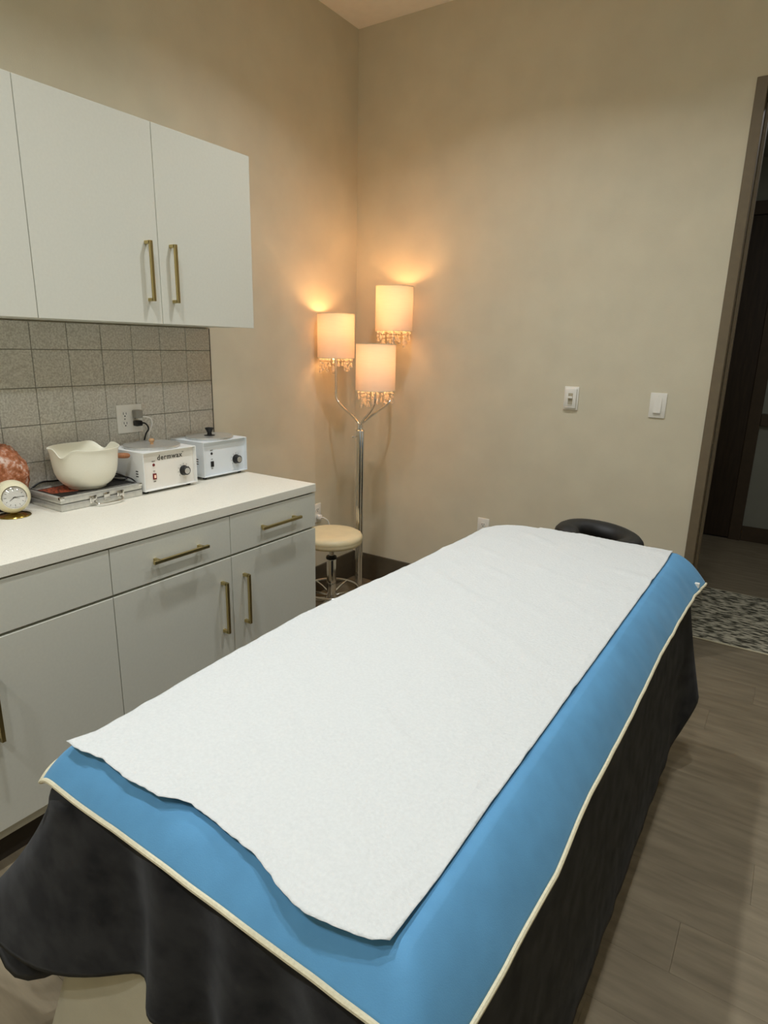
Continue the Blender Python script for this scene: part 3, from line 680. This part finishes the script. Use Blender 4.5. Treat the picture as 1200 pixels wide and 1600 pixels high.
# ------------------------------------------------------------------ floor lamp
def floor_lamp():
    px, py = 0.301, 0.712
    t = thing('floor_lamp', 'chrome floor lamp with three lit white drum shades and crystal drops in the corner', 'floor lamp', (px, py, 0))
    bm = nb(); lathe(bm, [(0, 0), (0.125, 0), (0.127, 0.004), (0.125, 0.010), (0.10, 0.016), (0.03, 0.022), (0, 0.022)], (px, py, 0), 56); obj('base', bm, 'dark_chrome', t)
    for k in range(3):
        a = math.radians(60+120*k); x, y = px+0.0125*math.cos(a), py+0.0125*math.sin(a)
        bm = nb(); lathe(bm, [(0, 0.02), (0.0112, 0.02), (0.0112, 1.035), (0, 1.035)], (x, y, 0), 18); obj('pole', bm, 'chrome', t)
    bm = nb(); lathe(bm, [(0, 1.033), (0.026, 1.033), (0.026, 1.037), (0.021, 1.041), (0, 1.042)], (px, py, 0), 28); obj('pole_cap', bm, 'chrome', t)
    sx, sy = px-0.030, py-0.017
    bm = nb(); tube(bm, [(px-0.02, py-0.012, 1.0), (px-0.032, py-0.02, 1.0)], 0.0028, 10); tube(bm, [(px-0.031, py-0.0195, 1.0), (px-0.038, py-0.0245, 1.0)], 0.006, 12); obj('switch_knob', bm, 'chrome', t)
    SH = [(0.122, 0.720, 1.543, 1.545), (0.461, 0.6185, 1.388, 1.39), (0.368, 0.928, 1.695, 1.695)]
    R, HH = 0.1035, 0.117
    rnd = random.Random(3)
    for i, (x, y, zc, _) in enumerate(SH):
        dx, dy = x-px, y-py; L = math.hypot(dx, dy); ux, uy = dx/L, dy/L
        e = 0.010
        arm = smoothpath([(px+ux*e, py+uy*e, 1.035), (px+ux*e, py+uy*e, 1.06), (px+ux*(e+0.006), py+uy*(e+0.006), 1.078), (px+ux*L*0.35, py+uy*L*0.35, 1.115), (px+ux*L*0.72, py+uy*L*0.72, 1.158), (px+ux*L*0.93, py+uy*L*0.93, 1.192), (x, y, 1.225), (x, y, 1.26), (x, y, zc-HH-0.02), (x, y, zc-0.09)], 8)
        arm_o = obj('arm', tb(arm, 0.0072, 12), 'chrome', t)
        bm = nb(); lathe(bm, [(0, -0.09), (0.013, -0.09), (0.014, -0.05), (0.012, -0.045), (0, -0.045)], (x, y, zc), 20); obj('socket', bm, 'white_plastic', arm_o)
        bm = nb(); lathe(bm, [(0, -0.045), (0.010, -0.045), (0.012, -0.03), (0.016, -0.012), (0.016, -0.002), (0.012, 0.008), (0.006, 0.014), (0, 0.015)], (x, y, zc), 24); bo = obj('bulb', bm, 'bulb_glow', arm_o)
        bo.visible_shadow = True
        bm = nb(); lathe(bm, [(R, -HH), (R, HH)], (x, y, zc), 72); s = obj('shade', bm, 'shade_cloth', t, recalc=True)
        for zz in (HH, -HH):
            bm = nb(); lathe(bm, [(R-0.0012, zz-0.002), (R+0.0012, zz-0.002), (R+0.0012, zz+0.002), (R-0.0012, zz+0.002)], (x, y, zc), 72, closed=True)
            if zz > 0: obj('shade_ring', bm, 'piping_cream', s)
        for k in range(3):
            a = 2*PI*k/3+0.4; tube(bm, [(x+0.012*math.cos(a), y+0.012*math.sin(a), zc-0.075), (x+R*math.cos(a), y+R*math.sin(a), zc-HH+0.004)], 0.0015, 6)
        obj('shade_ring', bm, 'piping_cream', s)
        n = 16
        for k in range(n):
            a = 2*PI*(k+0.3*rnd.random())/n; rr = R*(0.86 if k % 2 else 0.62)
            cx, cy = x+rr*math.cos(a), y+rr*math.sin(a); z = zc-HH-0.001
            bm = nb()
            nbd = rnd.choice((1, 2, 2, 3))
            for j in range(nbd):
                q = 0.0085*rnd.uniform(0.85, 1.1); z -= q
                bmesh.ops.create_icosphere(bm, subdivisions=1, radius=q, matrix=Matrix.Translation((cx, cy, z)) @ Matrix.Diagonal((1.15, 1.15, 0.95, 1))); z -= q+0.002
            dl = rnd.uniform(0.026, 0.036)
            lathe(bm, [(0, 0), (0.002, -0.002), (0.0075, -dl*0.55), (0.0095, -dl*0.75), (0.007, -dl*0.93), (0, -dl)], (cx, cy, z), 8)
            obj('crystal_strand', bm, 'crystal', s, smooth=False)
        ld = bpy.data.lights.new('lamp_bulb', 'POINT'); ld.energy = 2.0; ld.color = (1.0, 0.56, 0.25); ld.shadow_soft_size = 0.024
        lo = bpy.data.objects.new('lamp_bulb', ld); COL.objects.link(lo); lo.location = (x, y, zc+0.045)
floor_lamp()

# ------------------------------------------------------------------ stool
def stool():
    x, y = 0.288, 0.468; zt = 0.500
    t = thing('rolling_stool', 'round beige padded stool on a chrome column beside the cabinet', 'stool', (x, y, 0))
    bm = nb(); R = 0.172
    lathe(bm, [(0, zt), (R*0.6, zt), (R*0.88, zt-0.003), (R*0.96, zt-0.010), (R, zt-0.022), (R*0.995, zt-0.034), (R*0.985, zt-0.039), (R*0.99, zt-0.044), (R*0.975, zt-0.056), (R*0.93, zt-0.063), (0, zt-0.063)], (x, y, 0), 72)
    obj('seat', bm, 'stool_vinyl', t, auto=50)
    bm = nb(); box(bm, x-0.06, x+0.06, y-0.05, y+0.05, zt-0.072, zt-0.0635, bev=0.002); obj('seat_plate', bm, 'black_plastic', t)
    bm = nb(); lathe(bm, [(0, 0.30), (0.0135, 0.30), (0.0135, zt-0.0725), (0, zt-0.0725)], (x, y, 0), 24); obj('piston', bm, 'chrome', t)
    bm = nb(); lathe(bm, [(0.024, 0.345), (0.030, 0.345), (0.031, 0.352), (0.028, 0.36), (0.016, 0.362), (0.0137, 0.358), (0.0137, 0.345)], (x, y, 0), 28, closed=True); obj('collar', bm, 'black_plastic', t)
    bm = nb(); lathe(bm, [(0, 0.115), (0.025, 0.115), (0.0265, 0.13), (0.0265, 0.34), (0.024, 0.3445), (0, 0.3445)], (x, y, 0), 32); obj('column', bm, 'chrome', t)
    bm = nb(); tube(bm, smoothpath([(x-0.03, y-0.03, zt-0.08), (x-0.07, y-0.05, zt-0.085), (x-0.11, y-0.065, zt-0.12), (x-0.13, y-0.075, zt-0.16)]), 0.005, 10); obj('height_lever', bm, 'black_plastic', t)
    bm = nb(); lathe(bm, [(0, 0.075), (0.034, 0.075), (0.038, 0.085), (0.038, 0.108), (0.030, 0.116), (0, 0.116)], (x, y, 0), 32); obj('hub', bm, 'chrome', t)
    ring = [(x+0.155*math.cos(2*PI*k/64), y+0.155*math.sin(2*PI*k/64), 0.165) for k in range(64)]
    fr = obj('foot_ring', tb(ring, 0.0075, 12, closed=True), 'chrome', t)
    for k in range(5):
        a = math.radians(20+72*k); c, s = math.cos(a), math.sin(a)
        obj('ring_spoke', tb(smoothpath([(x+0.026*c, y+0.026*s, 0.135), (x+0.09*c, y+0.09*s, 0.155), (x+0.152*c, y+0.152*s, 0.165)], 4), 0.0055, 10), 'chrome', fr)
        a = math.radians(56+72*k); c, s = math.cos(a), math.sin(a)
        lg = obj('leg', tb(smoothpath([(x+0.03*c, y+0.03*s, 0.095), (x+0.12*c, y+0.12*s, 0.085), (x+0.205*c, y+0.205*s, 0.062), (x+0.215*c, y+0.215*s, 0.05)], 5), [0.016]*11+[0.014, 0.013, 0.012, 0.010, 0.010], 12), 'chrome', t)
        bm = nb(); M = rot_to((-s, c, 0.001)); cc = Vector((x+0.215*c, y+0.215*s, 0.0245))
        for off in (-0.011, 0.011): lathe(bm, [(0, -0.007+off), (0.020, -0.007+off), (0.0245, -0.004+off), (0.0245, 0.004+off), (0.020, 0.007+off), (0, 0.007+off)], cc, 24, M)
        obj('caster', bm, 'black_plastic', lg)
stool()

# ------------------------------------------------------------------ massage table and its covers
TX0, TX1, TY0, TY1 = 1.35, 2.045, -1.612, 0.232
FLR = 0.20   # far left corner of the table is rounded off
def corner_out(x, y):
    """how far a point lies outside the rounded far left corner"""
    cx, cy = TX0+FLR-0.02, TY1-FLR
    if x < cx and y > cy: return max(0, math.hypot(x-cx, y-cy)-FLR)
    return 0
def perimeter(x0, x1, y0, y1, rad, step=0.012):
    pts = []
    def line(a, b, n):
        L = (Vector(b)-Vector(a)).length; k = max(2, int(L/step))
        for i in range(k): p = Vector(a).lerp(Vector(b), i/k); pts.append((p, Vector(n)))
    def arc(c, a0, a1, rad=rad, k=8):
        for i in range(k):
            a = a0+(a1-a0)*i/k; n = Vector((math.cos(a), math.sin(a))); pts.append((Vector(c)+n*rad, n))
    line((x1-rad, y0), (x0+rad, y0), (0, -1)); arc((x0+rad, y0+rad), 1.5*PI, PI)
    line((x0, y0+rad), (x0, y1-FLR), (-1, 0)); arc((x0+FLR, y1-FLR), PI, 0.5*PI, FLR, 24)
    line((x0+FLR, y1), (x1-rad, y1), (0, 1)); arc((x1-rad, y1-rad), 0.5*PI, 0)
    line((x1, y1-rad), (x1, y0+rad), (1, 0)); arc((x1-rad, y0+rad), 0, -0.5*PI)
    return pts
def csmooth(v, k):
    n = len(v); w = [math.exp(-(j/(k/2))**2) for j in range(-k, k+1)]; s = sum(w)
    return [sum(w[j+k]*v[(i+j) % n] for j in range(-k, k+1))/s for i in range(n)]
def slope(t): return 0.55*t*t+0.45*t   # how a cover bends over the table edge
def drape(prm, ztop, rows, fold_amp, fold_seed, with_top=True):
    """prm(side point) -> (hem z, shoulder, flare x, flare y); returns a bmesh"""
    P = perimeter(TX0, TX1, TY0, TY1, 0.035)
    n = len(P)
    cols = list(zip(*[prm(p, nn) for p, nn in P]))
    cols = [csmooth(list(c), 5) for c in cols]
    bm = nb(); rings = []
    arc = 0; arcs = []
    for i in range(n):
        arcs.append(arc); arc += (P[(i+1) % n][0]-P[i][0]).length
    for q in range(rows+1):
        ring = []
        for i in range(n):
            p, nn = P[i]; zh, sh, fx, fy, amp = (c[i] for c in cols)
            ns = 6
            if q <= ns:
                tq = q/ns; off = sh*tq; z = ztop-sh*1.1*slope(tq); k = 0.0
            else:
                k = (q-ns)/(rows-ns); off = sh; z = (ztop-sh*1.1)+(zh-(ztop-sh*1.1))*k
            s = arcs[i]
            fold = (math.sin(s*34+2.2*noise.noise(Vector((s*3, fold_seed, 0)))) + 0.8*noise.noise(Vector((s*9, fold_seed+4, k*1.2))))
            fold2 = 0.5*noise.noise(Vector((s*22, k*3, fold_seed)))
            f = amp*fold_amp*(k**0.65)*fold + 0.004*(1 if q > 2 else 0)*fold2
            kk = k**1.25
            v = p + nn*(off+f) + Vector((fx, fy))*kk
            zz = z + (0.004*k*noise.noise(Vector((s*4, 1, fold_seed))))
            ring.append(bm.verts.new((v.x, v.y, zz)))
        rings.append(ring)
    for A, B in zip(rings[:-1], rings[1:]):
        for i in range(n):
            bm.faces.new((A[i], A[(i+1) % n], B[(i+1) % n], B[i]))
    if with_top:
        bm.faces.new(rings[0][::-1])
    return bm, [v.co.copy() for v in rings[-1]]
def bed():
    t = thing('massage_table', 'padded treatment table with black face rest hidden under its covers', 'massage table', ((TX0+TX1)/2, (TY0+TY1)/2, 0))
    obj('cushion', bx(TX0+0.012, TX1-0.012, TY0+0.012, TY1-0.012, 0.705, 0.774, bev=0.02, seg=4), 'cushion_vinyl', t)
    obj('frame', bx(TX0+0.03, TX1-0.03, TY0+0.03, TY1-0.03, 0.62, 0.7045, bev=0.004), 'table_wood', t)
    for x in (TX0+0.06, TX1-0.06):
        for y in (TY0+0.2, TY1-0.2):
            obj('leg', bx(x-0.025, x+0.025, y-0.025, y+0.025, 0, 0.6195, bev=0.004), 'table_wood', t)
    # horseshoe face rest beyond the far end
    bm = nb(); cx, cy, cz = 1.72, 0.435, 0.742; pts = []
    for k in range(41):
        a = math.radians(-60)+math.radians(300)*k/40
        x, y = cx+0.128*math.cos(a), cy+0.125*math.sin(a); pts.append(Vector((x, y, cz-(x-cx)*0.10)))
    rings = []
    n = 16
    for i, p in enumerate(pts):
        tn = (pts[min(i+1, 40)]-pts[max(i-1, 0)]).normalized(); sd = tn.cross(Vector((0, 0, 1))).normalized()
        e = min(i, 40-i); sc = math.sqrt(max(0.05, min(1, (e+0.4)/4)))
        rings.append([bm.verts.new(p+sd*0.052*sc*math.cos(2*PI*j/n)+Vector((0, 0, 1))*0.040*sc*math.sin(2*PI*j/n)) for j in range(n)])
    for A, B in zip(rings[:-1], rings[1:]):
        for j in range(n): bm.faces.new((A[j], B[j], B[(j+1) % n], A[(j+1) % n]))
    bm.faces.new(rings[0][::-1]); bm.faces.new(rings[-1])
    h = obj('face_rest', bm, 'black_vinyl', t)
    bm = nb()
    for x in (cx-0.07, cx+0.07): tube(bm, [(x, TY1-0.06, 0.69), (x, 0.40, 0.70), (x, 0.42, 0.735)], 0.008, 10)
    obj('support_rods', bm, 'dark_chrome', h)

    def gz(p, c, s): return math.exp(-((p-Vector(c)).length/s)**2)
    def side(nn): return max(0, -nn.y)**2, max(0, -nn.x)**2, max(0, nn.y)**2, max(0, nn.x)**2   # near left far right
    def blanket_prm(p, nn):
        a, b, c, d = side(nn)
        zh = a*0.43+b*0.10+c*0.32+d*0.135; sh = a*0.044+b*0.046+c*0.035+d*0.068
        nl = gz(p, (TX0+0.01, TY0), 0.085); g2 = gz(p, (TX0, TY0+0.09), 0.05); nz = gz(p, (TX0+0.06, TY0), 0.085); fr = gz(p, (TX1, TY1), 0.08); nr = gz(p, (TX1, TY0), 0.1)
        fx = b*-0.12+d*0.030-0.29*nl+0.072*fr+0.02*nr; fy = a*-0.012+c*0.02-0.03*nl+0.0*fr-0.02*nr
        zh = zh*(1-nz)+0.32*nz; zh = zh*(1-g2)+0.10*g2; fy -= 0.15*g2; zh = zh*(1-fr)+0.30*fr; zh = zh*(1-nr)+0.22*nr
        sh += 0.035*gz(p, (TX0, TY0), 0.05)
        amp = a*2.4+b*1.0+c*0.6+d*0.12
        return zh, sh, fx, fy, amp
    bm, hem = drape(blanket_prm, 0.785, 34, 0.011, 2.3)
    o = obj('fleece_blanket', bm, 'black_fleece', None, auto=80, recalc=True)
    sm = o.modifiers.new('thickness', 'SOLIDIFY'); sm.thickness = 0.006; sm.offset = -1
    tag(o, 'black fleece blanket hanging down all sides of the massage table', 'blanket')
    def skirt_prm(p, nn):
        a, b, c, d = side(nn); nl = gz(p, (TX0, TY0), 0.12)
        return 0.012, 0.018, b*-0.06+d*0.03-0.16*nl, a*-0.04+c*0.01-0.02*nl, a*1.4+b+c*0.5+d*0.3
    bm, hem = drape(skirt_prm, 0.700, 26, 0.007, 7.1, with_top=False)
    o = obj('table_skirt', bm, 'taupe_cloth', None, auto=80)
    sm = o.modifiers.new('thickness', 'SOLIDIFY'); sm.thickness = 0.002; sm.offset = -1
    tag(o, 'taupe cloth skirt hanging to the floor under the black blanket', 'table skirt')

    # blue sheet with cream piping
    ZS = 0.7945; NX, NY = 110, 220; thm = math.radians(82)
    redge = [(-1.65, 2.119), (-1.5, 2.126), (-1.31, 2.131), (-1.1, 2.123), (-0.9, 2.128), (-0.7, 2.126), (-0.4, 2.126), (-0.1, 2.131), (0.1, 2.140), (0.25, 2.154)]
    def sheet_pt(u, v):
        # u across: -1..2 (0..1 flat), v along
        yflat0, yflat1 = -1.612, 0.245
        if v < 0:
            y = yflat0; zy = -0.055*slope(-v)
        else: y = yflat0+(yflat1-yflat0)*v; zy = 0
        xr = interp(redge, y)+0.003*noise.noise(Vector((y*6, 2, 0)))+0.004*sstep(-0.6, 0.2, y)*noise.noise(Vector((y*17, 4, 0)))
        if u > 1:
            x = 2.045+(xr-2.045)*(u-1); zx = -0.092*slope(u-1)
        elif u < 0:
            x = 1.345-0.048*(-u); zx = -0.048*slope(-u)
        else: x = 1.345+0.70*u; zx = 0
        if v < 0: y -= (0.054+0.014*(x-1.33)/0.72)*(-v)
        zx = -math.hypot(zx, zy); zy = 0
        w = 0.0022*noise.noise(Vector((x*5, y*5, 1)))+0.0014*noise.noise(Vector((x*16, y*7, 3)))
        if u > 1 or v < 0: w += (0.005*noise.noise(Vector((x*5, y*7, 6)))+0.006*max(0, noise.noise(Vector((x*6+y*9, y*9-x*4, 2)))))*min(1, max(u-1, -v)*2)
        co = corner_out(x, y); dr = -1.3*co*co/(co+0.02)
        return Vector((x, y, ZS+zx+zy+w+dr))
    us = [-1+i/16 for i in range(16)]+[i/70 for i in range(71)]+[1+i/20 for i in range(1, 21)]
    vs = [-1+i/14 for i in range(14)]+[i/190 for i in range(191)]
    bm = nb(); G = [[bm.verts.new(sheet_pt(u, v)) for u in us] for v in vs]
    for j in range(len(vs)-1):
        for i in range(len(us)-1): bm.faces.new((G[j][i], G[j][i+1], G[j+1][i+1], G[j+1][i]))
    edge = [G[j][0].co.copy() for j in range(len(vs)-1, -1, -1)]+[G[0][i].co.copy() for i in range(1, len(us))]+[G[j][-1].co.copy() for j in range(1, len(vs))]
    sh = obj('blue_sheet', bm, 'blue_cloth', None, auto=80)
    sm = sh.modifiers.new('thickness', 'SOLIDIFY'); sm.thickness = 0.003; sm.offset = -1
    tag(sh, 'blue bed sheet with cream piping over the black blanket', 'sheet')
    e2 = [edge[0]]
    for p in edge[1:]:
        if (p-e2[-1]).length > 0.006: e2.append(p)
    obj('piping', tube(nb(), [p+Vector((0, 0, -0.001)) for p in e2], 0.0046, 8), 'piping_cream', sh)
    tp = sheet_pt(2, 0.955)
    bm = nb(); box(bm, tp.x-0.020, tp.x-0.004, tp.y-0.012, tp.y+0.004, tp.z+0.008, tp.z+0.024, bev=0.001); obj('care_tag', bm, 'white_plastic', sh, smooth=False)

    # paper
    near = [(1.343, -1.633), (1.373, -1.636), (1.436, -1.626), (1.518, -1.634), (1.594, -1.630), (1.648, -1.612), (1.694, -1.615), (1.758, -1.624), (1.803, -1.630), (1.863, -1.650), (1.911, -1.661), (1.939, -1.657), (1.975, -1.651), (2.007, -1.643), (2.026, -1.632)]
    left = [(-1.64, 1.338), (-1.58, 1.351), (-1.51, 1.340), (-1.34, 1.323), (-1.2, 1.319), (-1.01, 1.306), (-0.88, 1.309), (-0.715, 1.319), (-0.59, 1.329), (-0.45, 1.334), (-0.30, 1.343), (-0.11, 1.345), (0.03, 1.345), (0.2, 1.345)]
    right = [(-1.64, 2.026), (-1.2, 2.027), (-0.9, 2.028), (-0.4, 2.031), (0.1, 2.034), (0.25, 2.031)]
    def paper_pt(a, b):
        y = -1.625+1.875*b
        x0 = interp(left, y); x1 = interp(right, y); x = x0+(x1-x0)*a
        fn_ = max(0, 1-b/0.06)
        xn = 1.343+(2.026-1.343)*a
        y += (interp(near, xn)+1.625+0.0025*noise.noise(Vector((xn*60, 5, 0))))*fn_**1.5
        ff = max(0, (b-0.96)/0.04); y += ff*(0.006*noise.noise(Vector((x*25, 1, 9)))+0.004*noise.noise(Vector((x*80, 3, 9))))
        z = 0.8000
        z += 0.0022*noise.noise(Vector((x*5, y*5, 1)))+0.0014*noise.noise(Vector((x*16, y*7, 3)))
        # creases running with the paper edge and across it
        cr = noise.noise(Vector((x*9+y*14, y*6-x*3, 4))); z += 0.0065*max(0, cr)**1.3
        cr2 = noise.noise(Vector((x*40, y*18, 8)))*(sstep(0.75, 1.0, a)+sstep(0.25, 0.0, a)); z += 0.0036*max(0, cr2)
        z += 0.006*fn_ + 0.005*max(0, noise.noise(Vector((xn*6, 2, 2))))*fn_
        co = corner_out(x, y); z -= 1.3*co*co/(co+0.02)
        z -= 0.004*sstep(0.10, 0.0, a)*(1-fn_)
        return Vector((x, y, z))
    NA, NB = 150, 400
    bm = nb(); G = [[bm.verts.new(paper_pt(i/NA, j/NB)) for i in range(NA+1)] for j in range(NB+1)]
    for j in range(NB):
        for i in range(NA): bm.faces.new((G[j][i], G[j][i+1], G[j+1][i+1], G[j+1][i]))
    pp = obj('table_paper', bm, 'paper', None, auto=80)
    sm = pp.modifiers.new('thickness', 'SOLIDIFY'); sm.thickness = 0.0006; sm.offset = 1
    tag(pp, 'long white disposable paper strip laid over the blue sheet', 'paper')
bed()
